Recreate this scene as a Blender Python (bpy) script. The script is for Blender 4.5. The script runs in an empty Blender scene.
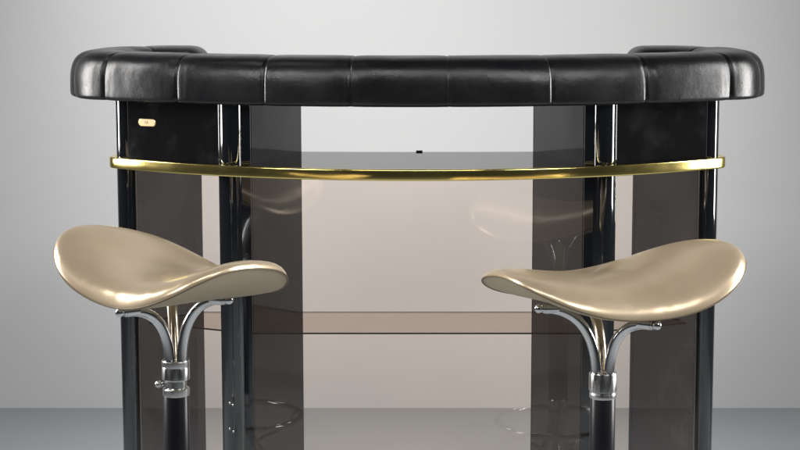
import bpy, bmesh, math, random
from mathutils import Vector, noise
random.seed(4)
PI = math.pi
sc = bpy.context.scene
COL = sc.collection

# ------------------------------------------------------------------ helpers
def link(name, me, mat=None, parent=None, smooth=True):
    o = bpy.data.objects.new(name, me)
    COL.objects.link(o)
    if mat is not None:
        for m in (mat if isinstance(mat, (list, tuple)) else [mat]):
            me.materials.append(m)
    if smooth:
        for p in me.polygons: p.use_smooth = True
    if parent: o.parent = parent
    return o

def from_bm(name, bm, mat, parent=None, smooth=True, sharp=None):
    bmesh.ops.recalc_face_normals(bm, faces=bm.faces)
    if sharp is not None:
        for e in bm.edges:
            if len(e.link_faces) == 2 and e.calc_face_angle(0) > sharp: e.smooth = False
    me = bpy.data.meshes.new(name)
    bm.to_mesh(me); bm.free()
    return link(name, me, mat, parent, smooth)

def thing(name, label, cat, loc=(0, 0, 0), group=None):
    o = bpy.data.objects.new(name, None); COL.objects.link(o)
    o.empty_display_size = .1
    o.location = loc; o['label'] = label; o['category'] = cat
    if group: o['group'] = group
    return o

def box(bm, c, s, rz=0):
    r = bmesh.ops.create_cube(bm, size=1)
    for v in r['verts']:
        x, y, z = v.co.x*s[0], v.co.y*s[1], v.co.z*s[2]
        v.co = Vector((c[0]+x*math.cos(rz)-y*math.sin(rz), c[1]+x*math.sin(rz)+y*math.cos(rz), c[2]+z))
    return r['verts']

def slab(bm, a, b, z0, z1, t):
    """upright panel between plan points a and b"""
    cx, cy = (a[0]+b[0])/2, (a[1]+b[1])/2
    L = math.hypot(b[0]-a[0], b[1]-a[1])
    box(bm, (cx, cy, (z0+z1)/2), (L, t, z1-z0), math.atan2(b[1]-a[1], b[0]-a[0]))

def bevel_all(bm, w, seg=2):
    bmesh.ops.bevel(bm, geom=[e for e in bm.edges if e.calc_face_angle(0) > .5], offset=w, segments=seg, profile=.5, affect='EDGES')

def lathe(bm, prof, c=(0, 0), n=40, cap=True):
    rings = []
    for r, z in prof:
        rings.append([bm.verts.new((c[0]+r*math.cos(2*PI*i/n), c[1]+r*math.sin(2*PI*i/n), z)) for i in range(n)])
    for a, b in zip(rings, rings[1:]):
        for i in range(n): bm.faces.new((a[i], a[(i+1) % n], b[(i+1) % n], b[i]))
    if cap:
        bm.faces.new(rings[0][::-1]); bm.faces.new(rings[-1])

def tube(bm, pts, r, n=16, closed=False, cap=True, rfun=None):
    pts = [Vector(p) for p in pts]
    N = len(pts); rings = []
    up = None
    for i, p in enumerate(pts):
        if closed: t = pts[(i+1) % N]-pts[i-1]
        else: t = pts[min(i+1, N-1)]-pts[max(i-1, 0)]
        t.normalize()
        if up is None:
            up = Vector((0, 0, 1)) if abs(t.z) < .9 else Vector((1, 0, 0))
        up = (up - t*up.dot(t)).normalized()
        b = t.cross(up)
        rr = r if rfun is None else rfun(i/(N-1))
        rings.append([bm.verts.new(p+(up*math.cos(2*PI*k/n)+b*math.sin(2*PI*k/n))*rr) for k in range(n)])
    R = range(N if closed else N-1)
    for i in R:
        a, b = rings[i], rings[(i+1) % N]
        for k in range(n): bm.faces.new((a[k], a[(k+1) % n], b[(k+1) % n], b[k]))
    if cap and not closed:
        bm.faces.new(rings[0][::-1]); bm.faces.new(rings[-1])

def bez(P, n=24):
    out = []
    for i in range(n+1):
        t = i/n; a = 1-t
        out.append(tuple(a**3*P[0][k]+3*a*a*t*P[1][k]+3*a*t*t*P[2][k]+t**3*P[3][k] for k in range(3)))
    return out

def sphere(bm, c, r, s=(1, 1, 1)):
    q = bmesh.ops.create_uvsphere(bm, u_segments=20, v_segments=12, radius=r)
    for v in q['verts']: v.co = Vector((c[0]+v.co.x*s[0], c[1]+v.co.y*s[1], c[2]+v.co.z*s[2]))

# ------------------------------------------------------------------ materials
def mat(name, col=(.5, .5, .5), rough=.5, metal=0, **kw):
    m = bpy.data.materials.new(name); m.use_nodes = True
    b = m.node_tree.nodes['Principled BSDF']
    b.inputs['Base Color'].default_value = (*col, 1)
    b.inputs['Roughness'].default_value = rough
    b.inputs['Metallic'].default_value = metal
    for k, v in kw.items(): b.inputs[k.replace('_', ' ')].default_value = v
    return m

def noise_mix(m, c1, c2, scale, lo=.35, hi=.65, detail=6, target='Base Color', stretch=None):
    nt = m.node_tree; N = nt.nodes; L = nt.links
    tc = N.new('ShaderNodeTexCoord'); src = tc.outputs['Object']
    if stretch:
        mp = N.new('ShaderNodeMapping'); mp.inputs['Scale'].default_value = stretch
        L.new(src, mp.inputs[0]); src = mp.outputs[0]
    n = N.new('ShaderNodeTexNoise'); n.inputs['Scale'].default_value = scale; n.inputs['Detail'].default_value = detail
    L.new(src, n.inputs['Vector'])
    r = N.new('ShaderNodeValToRGB')
    r.color_ramp.elements[0].position = lo; r.color_ramp.elements[1].position = hi
    f = lambda c: (*c, 1) if isinstance(c, tuple) else (c, c, c, 1)
    r.color_ramp.elements[0].color = f(c1); r.color_ramp.elements[1].color = f(c2)
    L.new(n.outputs['Fac'], r.inputs[0])
    L.new(r.outputs[0], N['Principled BSDF'].inputs[target])
    return r

def bump(m, scale, strength, dist=.001, detail=4, kind='noise', stretch=None):
    nt = m.node_tree; N = nt.nodes; L = nt.links
    tc = N.new('ShaderNodeTexCoord'); src = tc.outputs['Object']
    if stretch:
        mp = N.new('ShaderNodeMapping'); mp.inputs['Scale'].default_value = stretch
        L.new(src, mp.inputs[0]); src = mp.outputs[0]
    if kind == 'noise':
        n = N.new('ShaderNodeTexNoise'); n.inputs['Scale'].default_value = scale; n.inputs['Detail'].default_value = detail
        out = n.outputs['Fac']
    else:
        n = N.new('ShaderNodeTexVoronoi'); n.inputs['Scale'].default_value = scale; out = n.outputs['Distance']
    L.new(src, n.inputs['Vector'])
    b = N.new('ShaderNodeBump'); b.inputs['Strength'].default_value = strength; b.inputs['Distance'].default_value = dist
    p = N['Principled BSDF']
    if p.inputs['Normal'].is_linked:
        L.new(p.inputs['Normal'].links[0].from_socket, b.inputs['Normal'])
    L.new(out, b.inputs['Height']); L.new(b.outputs[0], p.inputs['Normal'])

def glass(name, tint, rough=0.0, ior=1.5):
    m = bpy.data.materials.new(name); m.use_nodes = True
    N = m.node_tree.nodes; L = m.node_tree.links
    N.remove(N['Principled BSDF']); out = N['Material Output']
    tr = N.new('ShaderNodeBsdfTransparent'); tr.inputs[0].default_value = (*tint, 1)
    gl = N.new('ShaderNodeBsdfGlossy'); gl.inputs['Roughness'].default_value = rough
    fr = N.new('ShaderNodeFresnel'); fr.inputs['IOR'].default_value = ior
    # symmetrical reflectance from either side of the sheet
    lw = N.new('ShaderNodeNewGeometry'); mi = N.new('ShaderNodeMix'); mi.data_type = 'FLOAT'
    mi.inputs[2].default_value = ior; mi.inputs[3].default_value = 1/ior
    L.new(lw.outputs['Backfacing'], mi.inputs[0]); 
    mx = N.new('ShaderNodeMixShader')
    mi.inputs[3].default_value = ior
    L.new(mi.outputs[0], fr.inputs['IOR'])
    # inner faces of the slab: no extra mirror there (avoids total internal reflection of a straight-through model)
    mul = N.new('ShaderNodeMath'); mul.operation = 'MULTIPLY'
    inv = N.new('ShaderNodeMath'); inv.operation = 'SUBTRACT'; inv.inputs[0].default_value = 1
    L.new(lw.outputs['Backfacing'], inv.inputs[1])
    L.new(fr.outputs[0], mul.inputs[0]); L.new(inv.outputs[0], mul.inputs[1])
    L.new(mul.outputs[0], mx.inputs[0])
    L.new(tr.outputs[0], mx.inputs[1]); L.new(gl.outputs[0], mx.inputs[2])
    L.new(mx.outputs[0], out.inputs['Surface'])
    return m

LEATHER = mat('black_leather', (.006, .006, .0075), .30, Specular_IOR_Level=.55)
noise_mix(LEATHER, .24, .38, 9, .3, .7, 8, 'Roughness')
bump(LEATHER, 700, .25, .0006, kind='vor')
bump(LEATHER, 22, .35, .004, 3)
LACQUER = mat('black_lacquer', (.006, .007, .009), .06, IOR=1.6, Coat_Weight=1, Coat_Roughness=.03)
bump(LACQUER, 8, .03, .004, 2)
PANEL = mat('black_gloss_panel', (.010, .010, .010), .07)
noise_mix(PANEL, (.006, .006, .0065), (.017, .017, .0175), 14, .52, .80, 12)
noise_mix(PANEL, .06, .26, 11, .5, .75, 9, 'Roughness')
SMOKE = mat('smoked_panel', (.030, .028, .027), .09, Specular_IOR_Level=.38)
noise_mix(SMOKE, (.022, .021, .021), (.04, .039, .038), 7, .42, .78, 10)
WING = glass('smoked_wing_glass', (.35, .35, .355))
def dust(m, col, lo, hi, scale, fmin, fmax):
    nt = m.node_tree; N = nt.nodes; L = nt.links; out = N['Material Output']
    src = out.inputs['Surface'].links[0].from_socket
    tc = N.new('ShaderNodeTexCoord'); n = N.new('ShaderNodeTexNoise'); n.inputs['Scale'].default_value = scale; n.inputs['Detail'].default_value = 12
    n.inputs['Distortion'].default_value = .6
    r = N.new('ShaderNodeMapRange'); r.inputs[1].default_value = lo; r.inputs[2].default_value = hi; r.inputs[3].default_value = fmin; r.inputs[4].default_value = fmax
    d = N.new('ShaderNodeBsdfDiffuse'); d.inputs[0].default_value = (*col, 1)
    mx = N.new('ShaderNodeMixShader')
    L.new(tc.outputs['Object'], n.inputs[0]); L.new(n.outputs['Fac'], r.inputs[0]); L.new(r.outputs[0], mx.inputs[0])
    L.new(src, mx.inputs[1]); L.new(d.outputs[0], mx.inputs[2]); L.new(mx.outputs[0], out.inputs['Surface'])
dust(WING, (.46, .48, .50), .40, .75, 8, .04, .30)
BRASS = mat('polished_brass', (.88, .70, .24), .10, 1)
noise_mix(BRASS, .12, .21, 9, .35, .7, 6, 'Roughness', stretch=(1, 1, 1))
bump(BRASS, 120, .05, .0006)
CHROME = mat('chrome', (.64, .64, .65), .12, 1)
noise_mix(CHROME, .06, .18, 60, .35, .7, 6, 'Roughness')
BRUSHED = mat('brushed_steel', (.54, .535, .53), .25, 1)
noise_mix(BRUSHED, .18, .42, 40, .35, .7, 6, 'Roughness', stretch=(3, 3, .6))
CHROME2 = mat('warm_nickel', (.55, .47, .36), .25, 1)  # warmer metal tone for the third seat arm and the bolts
TUBE = mat('black_painted_tube', (.007, .007, .010), .33)
bump(TUBE, 400, .12, .0004)
SEAT = mat('champagne_vinyl', (.50, .41, .27), .29, .52, Coat_Weight=.3, Coat_Roughness=.17)
_r = noise_mix(SEAT, (.42, .31, .20), (.74, .60, .425), 7, .24, .80, 7)
_e = _r.color_ramp.elements.new(.40); _e.color = (.61, .48, .325, 1)
bump(SEAT, 900, .14, .0005, kind='vor')
bump(SEAT, 7, .10, .003, 2)
UNDER = mat('pale_vinyl_underside', (.40, .33, .22), .45, .05)
bump(UNDER, 12, .2, .004, 3)
PIPE = mat('seat_piping', (.13, .095, .055), .5)
THREAD = mat('dark_seam', (.02, .02, .022), .45)
GLASS = glass('bronze_tinted_glass', (.985, .930, .888), ior=1.62)
SHELFG = glass('smoked_shelf_glass', (.07, .07, .075), ior=1.72)
LOWG = glass('bronze_shelf_glass', (.81, .73, .665))
EDGE = mat('dark_glass_edge', (.03, .024, .018), .2)
BADGE = mat('gold_badge', (.95, .72, .42), .3, .6)
MARK = mat('badge_engraving', (.10, .06, .03), .5)
RUBBER = mat('black_rubber', (.02, .02, .02), .6)
WALL = mat('wall_paint', (.80, .80, .81), .9, Specular_IOR_Level=.1)
noise_mix(WALL, (.79, .79, .80), (.81, .81, .815), 1.5)
FLOOR = mat('floor_paint', (.43, .455, .475), .55, Specular_IOR_Level=.3)
noise_mix(FLOOR, (.41, .435, .455), (.45, .475, .495), 2.2, .3, .7, 8)

# ------------------------------------------------------------------ setting
bm = bmesh.new(); box(bm, (0, 2.4, -.05), (9, 8, .1))
o = from_bm('floor', bm, FLOOR, smooth=False); o['kind'] = 'structure'; o['label'] = 'smooth blue-grey studio floor'
bm = bmesh.new(); box(bm, (0, 5.461+.06, 1.6), (9, .12, 3.4))
o = from_bm('wall', bm, WALL, smooth=False); o['kind'] = 'structure'; o['label'] = 'plain white studio wall behind the bar'

# ------------------------------------------------------------------ the bar
bar = thing('bar_counter', 'black home bar counter with padded leather top, brass edged shelf and tinted glass front', 'bar counter', (0, 4.1, 0))
BX, BY = 0, 4.1
def bpart(name, bm, m, parent=None, **k):
    """geometry is given in world coordinates; stored relative to the bar's base"""
    for v in bm.verts: v.co.y -= BY
    return from_bm(name, bm, m, parent or bar, **k)

# --- padded top: a rounded tube of leather swept round a C-shaped plan
RC, YC = 1.265, 5.19
def arcp(th): return Vector((RC*math.sin(th), YC-RC*math.cos(th), 0))
half = [arcp(math.radians(a*29/22)) for a in range(0, 23)]
a0 = half[-1]; 
ctrl = [a0, a0+Vector((.048, .029, 0)), Vector((.672, 4.137, 0)), Vector((.685, 4.165, 0)), Vector((.682, 4.215, 0)), Vector((.668, 4.275, 0)), Vector((.628, 4.318, 0)), Vector((.570, 4.340, 0)), Vector((.520, 4.338, 0)), Vector((.474, 4.332, 0))]
def catmull(P, n=8):
    out = []
    for i in range(len(P)-1):
        p0 = P[i-1] if i else P[0]*2-P[1]; p1, p2 = P[i], P[i+1]; p3 = P[i+2] if i+2 < len(P) else P[-1]*2-P[-2]
        for k in range(n):
            t = k/n
            out.append(.5*((2*p1)+(p2-p0)*t+(2*p0-5*p1+4*p2-p3)*t*t+(3*p1-p0-3*p2+p3)*t**3))
    out.append(P[-1]); return out
hp = catmull(half[:-1]+ctrl)
full = [Vector((-p.x, p.y, 0)) for p in hp[::-1]][:-1]+hp
# resample evenly
acc = [0]
for a, b in zip(full, full[1:]): acc.append(acc[-1]+(b-a).length)
TOT = acc[-1]
def at_s(s):
    s = max(0, min(TOT, s))
    import bisect
    i = min(max(bisect.bisect(acc, s)-1, 0), len(full)-2)
    t = (s-acc[i])/max(1e-9, acc[i+1]-acc[i]); return full[i].lerp(full[i+1], t)
def s_of(x, y): return min(range(len(full)), key=lambda i: (full[i]-Vector((x, y, 0))).length)
seams = []
for x in (-.505, -.3185, -.139, .064, .275, .475, .668):
    th = math.asin(x/1.34); seams.append(acc[s_of(RC*math.sin(th), YC-RC*math.cos(th))])
seams.append(acc[s_of(-.634, 4.096)])
seams.append(acc[s_of(-.618, 4.325)]); seams.append(acc[s_of(.645, 4.30)])
seams.sort()
HW, ZB, ZT = .075, 1.0175, 1.1195
def pad_section(s, k):
    """k in 0..1 around; returns offset along outward normal and z"""
    a = 2*PI*k; c, sn = math.cos(a), math.sin(a)
    e = 2/3.3 if sn > 0 else 2/5.0
    w = HW*math.copysign(abs(c)**(e if sn > 0 else .20), c); h = math.copysign(abs(sn)**e, sn)
    zc = ZB+.020
    z = zc+h*((ZT-zc) if sn > 0 else (zc-ZB))
    return w, z
SD = [1, 1.2, 1.0, .9, .6, .5, .6, .8, 1.2, 1.1]
def pad_scale(s):
    f = 1.0
    ds = min(abs(s-q) for q in seams)
    k = min(range(len(seams)), key=lambda i: abs(s-seams[i])); dep = SD[k % len(SD)]
    f -= dep*(.026*math.exp(-(ds/.020)**2)+.055*math.exp(-(ds/.0026)**2))
    # domed ends
    for e in (s, TOT-s):
        if e < .05: f *= math.sqrt(max(.0, 1-((.05-e)/.05)**2.6))*.999+.001
    return f
NS, NK = 1150, 64
bm = bmesh.new(); rings = []
for i in range(NS+1):
    s = TOT*i/NS; p = at_s(s); t = (at_s(s+.012)-at_s(s-.012)).normalized(); nrm = Vector((t.y, -t.x, 0))
    f = pad_scale(s); ring = []
    cz = (ZB+ZT)/2
    for k in range(NK):
        w, z = pad_section(s, k/NK)
        q = Vector((p.x*3, p.y*3, z*3))
        # gathered leather: folds radiate from each seam
        ds = min(abs(s-qq) for qq in seams)
        fold = .0011*noise.noise(Vector((s*16, w*12, z*14)))+.0013*math.exp(-ds/.016)*noise.noise(Vector((s*90, w*12, z*16+5)))
        bottom = 1 if z < ZB+.004 else 0
        P = p+nrm*(w*f+fold*(1 if w > 0 else .6)); P.z = cz+(z-cz)*(f if z > cz else 1-(1-f)*.35)+(0 if bottom else fold*.5)
        ring.append(bm.verts.new(P))
    rings.append(ring)
for a, b in zip(rings, rings[1:]):
    for k in range(NK): bm.faces.new((a[k], a[(k+1) % NK], b[(k+1) % NK], b[k]))
bm.faces.new(rings[0][::-1]); bm.faces.new(rings[-1])
pad = bpart('padded_top', bm, LEATHER)
for q in seams:
    p = at_s(q); t = (at_s(q+.01)-at_s(q-.01)).normalized(); nrm = Vector((t.y, -t.x, 0)); pts = []
    f = pad_scale(q)-.004
    for k in range(56):
        w, z = pad_section(q, k/56); cz = (ZB+ZT)/2
        P = p+nrm*(w*f); P.z = cz+(z-cz)*(f if z > cz else 1-(1-f)*.35); pts.append(P)
    bm = bmesh.new(); tube(bm, pts, .0006, 6, closed=True)
    bpart('seam', bm, LEATHER, pad)
# plywood core under the padding
bm = bmesh.new()
for a, b in zip(full[30:-30:6], full[36:-30:6]):
    pass
bm.free()

# --- posts
def post(x, y, r, ztop=ZB+.006):
    bm = bmesh.new(); lathe(bm, [(r*.96, 0), (r, .004), (r, ztop)], (x, y), 64)
    return bpart('post', bm, LACQUER, sharp=1.0)
IP, OP, PR = (.3895, 3.957), (.6272, 4.077), .027
posts = {}
for s in (-1, 1):
    posts[('i', s)] = post(s*IP[0], IP[1], PR); posts[('o', s)] = post(s*OP[0], OP[1], .0213)
# small chrome beads put in for reflected specks low on the inner posts
def glint_bead(s, px, z, parent):
    a = math.asin(max(-1, min(1, (px-s*IP[0])/PR)))
    c = Vector((s*IP[0]+PR*math.sin(a), IP[1]-PR*math.cos(a), z))
    bm = bmesh.new(); sphere(bm, c, .0019, (1, .8, 1.5))
    bpart('glint_bead', bm, CHROME, parent)
for x, z in ((-.3977, .3845), (-.3914, .3808), (-.3985, .3286), (-.3909, .3229)):
    glint_bead(-1, x, z, posts[('i', -1)])
glint_bead(1, .410, .3879, posts[('i', 1)])

# --- black fascia panels between the posts, above the brass rail
def inset(a, b, d0, d1):
    v = Vector((b[0]-a[0], b[1]-a[1])); L = v.length; v /= L
    return (a[0]+v.x*d0, a[1]+v.y*d0), (b[0]-v.x*d1, b[1]-v.y*d1)
for s in (-1, 1):
    a, b = inset((s*IP[0], IP[1]-.013), (s*OP[0], OP[1]-.010), .0215, .012)
    bm = bmesh.new(); slab(bm, a, b, .8900, ZB+.006, .013)
    fp = bpart('fascia_panel', bm, PANEL, smooth=False)
    if s < 0:
        # badge: gilt pill with an M-like mark
        ang = math.atan2(b[1]-a[1], b[0]-a[0])
        if math.cos(ang) < 0: ang += PI
        ux, uy = math.cos(ang), math.sin(ang); nx, ny = uy, -ux
        t = (-.572-a[0])/(b[0]-a[0]); cx, cy, cz = -.572, a[1]+(b[1]-a[1])*t, .9715
        cx += nx*.0065; cy += ny*.0065
        def on(u, w, d): return Vector((cx+ux*u+nx*d, cy+uy*u+ny*d, cz+w))
        bm = bmesh.new(); hw, hh = .0222, .0078
        out = []
        for k in range(40):
            A = 2*PI*k/40
            u = math.cos(A)*hh+(hw-hh)*(1 if math.cos(A) > 0 else -1); out.append((u, math.sin(A)*hh))
        r0 = [bm.verts.new(on(u, w, -.0005)) for u, w in out]
        r1 = [bm.verts.new(on(u, w, .0012)) for u, w in out]
        r2 = [bm.verts.new(on(u*.93, w*.85, .0020)) for u, w in out]
        for p, q in ((r0, r1), (r1, r2)):
            for k in range(40): bm.faces.new((p[k], p[(k+1) % 40], q[(k+1) % 40], q[k]))
        bm.faces.new(r2)
        bd = bpart('badge', bm, BADGE, fp, sharp=.3)
        bm = bmesh.new()
        P = [(-.0050, -.0030), (-.0036, .0032), (-.0002, -.0026), (.0016, .0032), (.0048, -.0028)]
        for p, q in zip(P, P[1:]):
            d = Vector((q[0]-p[0], q[1]-p[1])).normalized()*.00045; n = (-d.y, d.x)
            f = [on(p[0]+n[0], p[1]+n[1], .0021+.00003*len(bm.verts)/8), on(p[0]-n[0], p[1]-n[1], .0021+.00003*len(bm.verts)/8), on(q[0]-n[0], q[1]-n[1], .0021+.00003*len(bm.verts)/8), on(q[0]+n[0], q[1]+n[1], .0021+.00003*len(bm.verts)/8)]
            lo = [bm.verts.new(v) for v in f]; bm.faces.new(lo)
            bmesh.ops.extrude_face_region(bm, geom=[bm.faces[-1]] if False else []) if False else None
        bpart('letter_mark', bm, MARK, bd, smooth=False)

# --- brass rail (edge of the tray shelf)
RB, YB = 1.052, 4.882
def barc(r, th): return Vector((r*math.sin(th), YB-r*math.cos(th), 0))
rad_mid = RB-.006
hb = [barc(rad_mid, math.radians(37.6*i/60)) for i in range(61)]
e = hb[-1]
hb += [e+Vector((.0145, .0135, 0)), e+Vector((.020, .025, 0)), e+Vector((.021, .040, 0)), e+Vector((.016, .075, 0)), e+Vector((.006, .110, 0))]
hb = hb[:60]+catmull([hb[60]]+hb[61:], 6)
rail = [Vector((-p.x, p.y, 0)) for p in hb[::-1]][:-1]+hb
sec = []
W2, H2, RR = .006, .0118, .0032
for (sx, sz) in ((1, 1), (-1, 1), (-1, -1), (1, -1)):
    for k in range(4):
        A = {(1, 1): 0, (-1, 1): PI/2, (-1, -1): PI, (1, -1): 1.5*PI}[(sx, sz)]+k*PI/6
        sec.append((sx*(W2-RR)+RR*math.cos(A), sz*(H2-RR)+RR*math.sin(A)))
bm = bmesh.new(); rr = []
ZR = .8822
for i, p in enumerate(rail):
    t = (rail[min(i+1, len(rail)-1)]-rail[max(i-1, 0)]).normalized(); nrm = Vector((t.y, -t.x, 0))
    rr.append([bm.verts.new((p.x+nrm.x*w, p.y+nrm.y*w, ZR+z)) for w, z in sec])
n = len(sec)
for a, b in zip(rr, rr[1:]):
    for k in range(n): bm.faces.new((a[k], a[(k+1) % n], b[(k+1) % n], b[k]))
bm.faces.new(rr[0][::-1]); bm.faces.new(rr[-1])
bpart('brass_rail', bm, BRASS)

# --- upper shelf, curved front edge behind the brass
def plate(outline, z0, z1, name, mats):
    bm = bmesh.new()
    lo = [bm.verts.new((x, y, z0)) for x, y in outline]; hi = [bm.verts.new((x, y, z1)) for x, y in outline]
    bm.faces.new(lo[::-1]); bm.faces.new(hi); N = len(outline)
    for k in range(N):
        f = bm.faces.new((lo[k], lo[(k+1) % N], hi[(k+1) % N], hi[k])); f.material_index = 1
    return bpart(name, bm, mats, smooth=False)
front = [(barc(RB-.0125, math.radians(a))) for a in [x*.5 for x in range(-72, 73)]]
outl = [(p.x, p.y) for p in front]+[(.60, 4.16), (.50, 4.228), (.2625, 4.221), (.13, 4.216), (0, 4.214), (-.13, 4.216), (-.2625, 4.221), (-.50, 4.228), (-.60, 4.16)]
shelf = plate(outl, .8835, .8895, 'upper_shelf', [SHELFG, EDGE])
bm = bmesh.new(); box(bm, (.004, 4.216, .8895), (.0145, .010, .006)); bevel_all(bm, .001)
bpart('edge_clip', bm, RUBBER, shelf)

# --- lower shelf
outl = [(-.352, 3.952), (.352, 3.952), (.43, 3.990), (.585, 4.065), (.575, 4.10), (.488, 4.190), (-.488, 4.190), (-.575, 4.10), (-.585, 4.065), (-.43, 3.990)]
plate(outl, .5290, .5325, 'lower_shelf', [LOWG, EDGE])

# --- glass front, three panes
def pane(a, b, z0, z1):
    bm = bmesh.new(); slab(bm, a, b, z0, z1, .005)
    return bpart('glass_pane', bm, GLASS, smooth=False)
pane((-.3485, 3.944), (.3485, 3.944), .02, .872)
for s in (-1, 1):
    a, b = inset((s*IP[0], IP[1]-.008), (s*OP[0], OP[1]-.006), .024, .016)
    pane(a, b, .02, .872)
    # jamb strip between post and centre pane
    bm = bmesh.new(); slab(bm, (s*.3485, 3.9475), (s*.370, 3.9475), 0, ZB+.006, .012)
    bpart('jamb', bm, LACQUER, smooth=False)
# --- smoked dividers and wing panels running backwards
def panel(a, b, z0, z1, t, name, m=None):
    bm = bmesh.new(); slab(bm, a, b, z0, z1, t); bevel_all(bm, .0008, 1)
    return bpart(name, bm, m or SMOKE, smooth=False)
for s in (-1, 1):
    panel((s*.352, 3.966), (s*.2625, 4.223), 0, ZB+.006, .008, 'divider_panel')
    panel((s*.612, 4.096), (s*.487, 4.240), 0, ZB+.006, .008, 'wing_panel', WING)

# ------------------------------------------------------------------ bar stools
def seat_fn(q):
    x0, y0, z0, phi, a, b, A, B, T, U, e, tu, tv, C, k1, D, F, G, h2, h3c, h3s, h4, dn, tipT = q; dn *= .62
    def f(r, t, which):
        c = math.copysign(abs(math.cos(t))**e, math.cos(t)); s = math.copysign(abs(math.sin(t))**e, math.sin(t))
        m = 1+h2*math.sin(2*t)+h3c*math.cos(3*t)+h3s*math.sin(3*t)+h4*math.cos(4*t)
        m = 1+(m-1)*r*r
        u = r*c*m; v = r*s*m*(1+k1*u)
        zr = A*u*u-B*v*v+tu*u+tv*v+C*abs(u)**3+D*u**4+F*u**3+G*u*v
        if which == 'top': zr += T*(1+tipT*u)*math.sqrt(max(0, 1-r**dn))
        elif which == 'bot': zr -= U*(1-r**3)
        X, Y = a*u, b*v
        return Vector((X*math.cos(phi)-Y*math.sin(phi), X*math.sin(phi)+Y*math.cos(phi), z0+zr))
    return f
def under_z(q, wx, wy):
    x0, y0, z0, phi, a, b, A, B, T, U, e, tu, tv, C, k1, D, F, G, h2, h3c, h3s, h4, dn, tipT = q
    X = wx*math.cos(phi)+wy*math.sin(phi); Y = -wx*math.sin(phi)+wy*math.cos(phi)
    u, v = X/a, Y/b; r = min(1, math.hypot(u, v/(1+k1*u)))
    return z0+A*u*u-B*v*v+tu*u+tv*v+C*abs(u)**3+D*u**4+F*u**3+G*u*v-U*(1-r**3)

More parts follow.
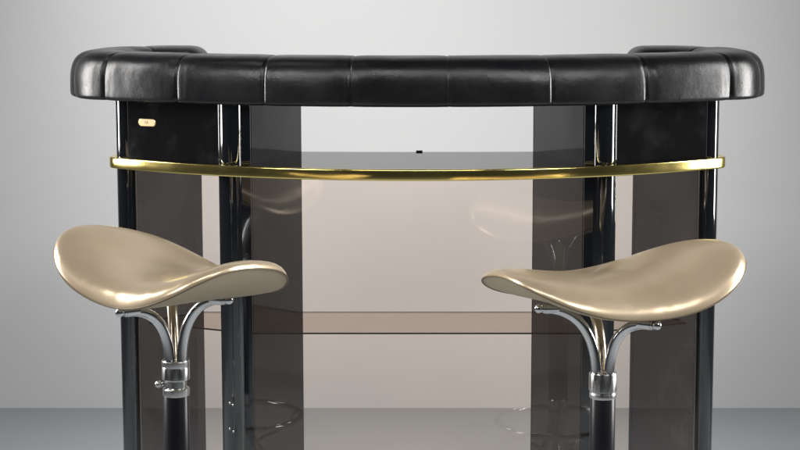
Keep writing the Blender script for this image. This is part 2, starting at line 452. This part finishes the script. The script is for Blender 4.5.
def stool(q, col, colz, tips, label, worn, lever):
    """q seat shape; col column axis; colz = (top of black tube, top of collar); tips = plan offsets of the arm ends"""
    t = thing('bar_stool', label, 'bar stool', (col[0], col[1], 0), 'bar stools in front of the bar')
    dx, dy = q[0]-col[0], q[1]-col[1]
    f = seat_fn(q); NT = 128
    def build(name, rs, which, m, parent):
        bm = bmesh.new(); rings = []
        c = bm.verts.new(f(0, 0, which)+Vector((dx, dy, 0)))
        for r in rs:
            ring = []
            for k in range(NT):
                a = 2*PI*k/NT; p = f(r, a, which)
                if which == 'top':
                    w = .0022*noise.noise(Vector((p.x*9, p.y*9, worn)))*(1-r**6)
                    # short gathers where the vinyl is pulled over the rim
                    g = .0026*noise.noise(Vector((a*24, r*2, worn+3)))*max(0, (r-.80)/.20)*max(0, 1-((r-.93)/.07)**2)*(.4+max(0, math.cos(a+1.2)))
                    p.z += w+g
                p += Vector((dx, dy, 0)); ring.append(bm.verts.new(p))
            rings.append(ring)
        for k in range(NT): bm.faces.new((c, rings[0][k], rings[0][(k+1) % NT]))
        for A, B in zip(rings, rings[1:]):
            for k in range(NT): bm.faces.new((A[k], A[(k+1) % NT], B[(k+1) % NT], B[k]))
        return bm
    rs_t = [.06, .12, .2, .3, .4, .5, .58, .66, .72, .78, .83, .87, .90, .925, .945, .96, .972, .982, .989, .994, .997, .9992, 1]
    rs_b = [.1, .2, .3, .4, .5, .6, .7, .78, .85, .9, .94, .97, 1]
    top = build('seat', rs_t, 'top', SEAT, t); 
    # close the cushion with its underside shell as a second material
    bot = build('seat', rs_b, 'bot', UNDER, t)
    me = bpy.data.meshes.new('tmp'); bot.to_mesh(me); bot.free()
    nf = len(top.faces); top.from_mesh(me); bpy.data.meshes.remove(me)
    top.faces.ensure_lookup_table()
    for i, fc in enumerate(top.faces):
        if i >= nf: fc.material_index = 1
    bmesh.ops.remove_doubles(top, verts=top.verts, dist=.00001)
    for e in top.edges:
        if len(e.link_faces) == 2 and e.link_faces[0].material_index != e.link_faces[1].material_index: e.smooth = False
    seat = from_bm('seat', top, [SEAT, UNDER], t)
    # piping round the rim
    pts = [f(1.0, 2*PI*k/160, 'rim')+Vector((dx, dy, 0)) for k in range(160)]
    bm = bmesh.new(); tube(bm, pts, .0016, 8, closed=True); from_bm('piping', bm, PIPE, seat)
    z1, z2 = colz
    # black column
    bm = bmesh.new(); lathe(bm, [(.0225, .255), (.0232, .257), (.0232, z1-.002), (.0222, z1)], n=48)
    from_bm('column', bm, TUBE, t, sharp=.7)
    # collar with a groove
    bm = bmesh.new(); H = z2-z1
    if lever:
        prof = [(.0236, z1-.001), (.0242, z1+.001), (.0242, z1+.011), (.0225, z1+.013), (.0190, z1+.014), (.0190, z1+.026), (.0238, z1+.028), (.0250, z1+.030), (.0250, z2-.014), (.0243, z2-.012), (.0250, z2-.010), (.0250, z2-.002), (.0238, z2)]
    else:
        prof = [(.0240, z1-.001), (.0248, z1+.001), (.0248, z1+.008), (.0240, z1+.0095), (.0240, z1+.012), (.0258, z1+.0135), (.0258, z2-.003), (.0245, z2)]
    lathe(bm, prof, n=48); collar = from_bm('collar', bm, BRUSHED, t, sharp=.5)
    if lever:
        bm = bmesh.new(); tube(bm, [(-.016, 0, z1+.02), (-.030, -.004, z1+.02)], .0045, 12); sphere(bm, (-.031, -.004, z1+.02), .0068)
        from_bm('clamp_knob', bm, BRUSHED, collar)
    # three bent arms carrying the seat
    for i, (tx, ty, tz) in enumerate(tips):
        R = math.hypot(tx, ty); ux, uy = tx/R, ty/R
        zt = under_z(q, tx-dx, ty-dy)-.012
        hz = under_z(q, tx-dx, ty-dy)
        if tz: zt = tz
        zt2 = under_z(q, tx*.72-dx, ty*.72-dy)-.011
        if not tz: zt = min(zt, zt2+.004)
        bm = bmesh.new()
        path = bez([(.0125*ux, .0125*uy, z2-.012), (.0125*ux, .0125*uy, z2+.070), (R*.42*ux, R*.42*uy, zt+.000), (tx, ty, zt)], 30)
        tube(bm, path, .0094, 20); arm = from_bm('seat_arm', bm, CHROME if i != 2 else CHROME2, t, sharp=1.0)
        d = Vector(path[-1])-Vector(path[-2]); d.normalize()
        bm = bmesh.new(); e0 = Vector(path[-1])
        tube(bm, [e0-d*.030, e0-d*.004], .0103, 20); tube(bm, [e0-d*.001, e0+d*.004], .0075, 16); sphere(bm, e0+d*.006, .0085)
        from_bm('end_cap', bm, CHROME, arm, sharp=1.0)
        # short bolt up into the seat
        bm = bmesh.new(); tube(bm, [e0-d*.018, e0-d*.018+Vector((0, 0, max(.014, hz-zt+.004)))], .005, 12); from_bm('bolt', bm, CHROME2, arm, sharp=1.0)
    # lower collar, three splayed legs, footrest ring with struts
    bm = bmesh.new(); lathe(bm, [(.0238, .222), (.0250, .224), (.0250, .262), (.0238, .264)], n=48); from_bm('lower_collar', bm, CHROME, t, sharp=.5)
    bm = bmesh.new(); tube(bm, [(.148*math.cos(2*PI*k/72), .148*math.sin(2*PI*k/72), .205) for k in range(72)], .0072, 14, closed=True)
    ring = from_bm('footrest_ring', bm, CHROME, t)
    for (tx, ty, tz) in tips:
        R = math.hypot(tx, ty); ux, uy = tx/R, ty/R
        bm = bmesh.new(); L = bez([(.0125*ux, .0125*uy, .235), (.0125*ux, .0125*uy, .15), (.05*ux, .05*uy, .06), (.215*ux, .215*uy, .012)], 30)
        tube(bm, L, .0088, 18); leg = from_bm('leg', bm, CHROME, t, sharp=1.0)
        bm = bmesh.new(); lathe(bm, [(.010, 0), (.012, .002), (.012, .012), (.008, .018)], (.213*ux, .213*uy), 20); from_bm('foot_pad', bm, RUBBER, leg, sharp=.8)
        mid = L[12]
        bm = bmesh.new(); tube(bm, bez([(mid[0], mid[1], mid[2]), (mid[0]+.03*ux, mid[1]+.03*uy, mid[2]+.02), (.13*ux, .13*uy, .15), (.148*ux, .148*uy, .205)], 16), .0045, 12)
        from_bm('strut', bm, CHROME, ring)
    return t

QL = [-0.4175, 3.2805, 0.7424, -0.7095, 0.1916, 0.1891, 0.0724, 0.0135, 0.0376, 0.0136, 0.9183, -0.0123, -0.0129, 0.0104, -0.0856, -0.0031, -0.0014, 0.0144, -0.0127, 0.0008, -0.0501, -0.0416, 9.418, -0.0562]
QR = [0.3541, 3.4626, 0.7099, 0.352, 0.2383, 0.1768, 0.065, 0.0288, 0.0374, 0.0302, 0.9529, 0.0093, 0.0018, 0.0011, -0.0844, -0.0083, 0.003, 0.0192, -0.0596, 0.0229, -0.0498, -0.0389, 8.3332, 0.213]
stool(QL, (-.4340, 3.34), (.5435, .6075), [(-0.0815, -0.07, 0.7078), (0.097, -0.05, 0.7264), (-0.03, 0.105, None)],
      'champagne bar stool with a clamp knob on its collar, left of the two', 1.7, True)
stool(QR, (.3395, 3.40), (.5245, .5715), [(-0.1149, -0.03, 0.6951), (0.0832, -0.065, 0.6717), (-0.015, 0.11, None)],
      'champagne bar stool with a plain chrome collar, right of the two', 6.1, False)

# ------------------------------------------------------------------ light
w = bpy.data.worlds.new('World'); sc.world = w; w.use_nodes = True
w.node_tree.nodes['Background'].inputs[0].default_value = (.030, .032, .036, 1)
w.node_tree.nodes['Background'].inputs[1].default_value = 1.0
def area(name, loc, target, sx, sy, power, col=(1, 1, 1), spread=180):
    l = bpy.data.lights.new(name, 'AREA'); l.shape = 'RECTANGLE'; l.size = sx; l.size_y = sy; l.energy = power; l.color = col
    l.spread = math.radians(spread)
    o = bpy.data.objects.new(name, l); COL.objects.link(o); o.location = loc
    d = Vector(target)-Vector(loc); o.rotation_euler = d.to_track_quat('-Z', 'Y').to_euler()
    return o
area('softbox', (-2.25, 3.92, 1.62), (0, 3.55, 1.62), .44, 1.8, 48, (1, .985, .96), 130)
area('softbox', (2.25, 3.86, 1.39), (0, 3.5, 1.39), .44, 1.82, 42, (1, .985, .96), 130)
area('overhead_light', (0, 2.0, 2.45), (0, 3.4, .7), 1.5, .22, 7, (1, .985, .96), 120)
area('front_softbox', (1.55, 1.85, 2.2), (.45, 3.3, .7), .75, .32, 8, (1, .985, .96), 110)
area('front_softbox', (-1.55, 1.85, 2.2), (-.45, 3.3, .7), .75, .32, 7, (1, .985, .96), 110)
l = bpy.data.lights.new('wall_spot', 'SPOT'); l.energy = 32; l.spot_size = math.radians(90); l.spot_blend = 1; l.shadow_soft_size = .25; l.color = (.985, .99, 1)
o = bpy.data.objects.new('wall_spot', l); COL.objects.link(o); o.location = (-.6, 4.0, 2.25)
o.rotation_euler = (Vector((-.5, 5.46, .35))-o.location).to_track_quat('-Z', 'Y').to_euler()

# ------------------------------------------------------------------ camera
cd = bpy.data.cameras.new('camera'); cam = bpy.data.objects.new('camera', cd); COL.objects.link(cam)
cam.location = (0, 0, 1.335); cam.rotation_euler = (math.radians(90-math.degrees(math.atan(275/1900))), 0, 0)
cd.sensor_width = 36; cd.lens = 1900/800*36; cd.shift_x = -17.5/800; cd.clip_end = 100; cd.clip_start = .05
sc.camera = cam
sc.render.resolution_x, sc.render.resolution_y = 1024, 576
sc.render.engine = 'CYCLES'
sc.cycles.use_denoising = True
sc.cycles.max_bounces = 14; sc.cycles.transparent_max_bounces = 16; sc.cycles.glossy_bounces = 8
sc.view_settings.view_transform = 'Standard'; sc.view_settings.look = 'None'; sc.view_settings.gamma = 1
sc.view_settings.exposure = 0
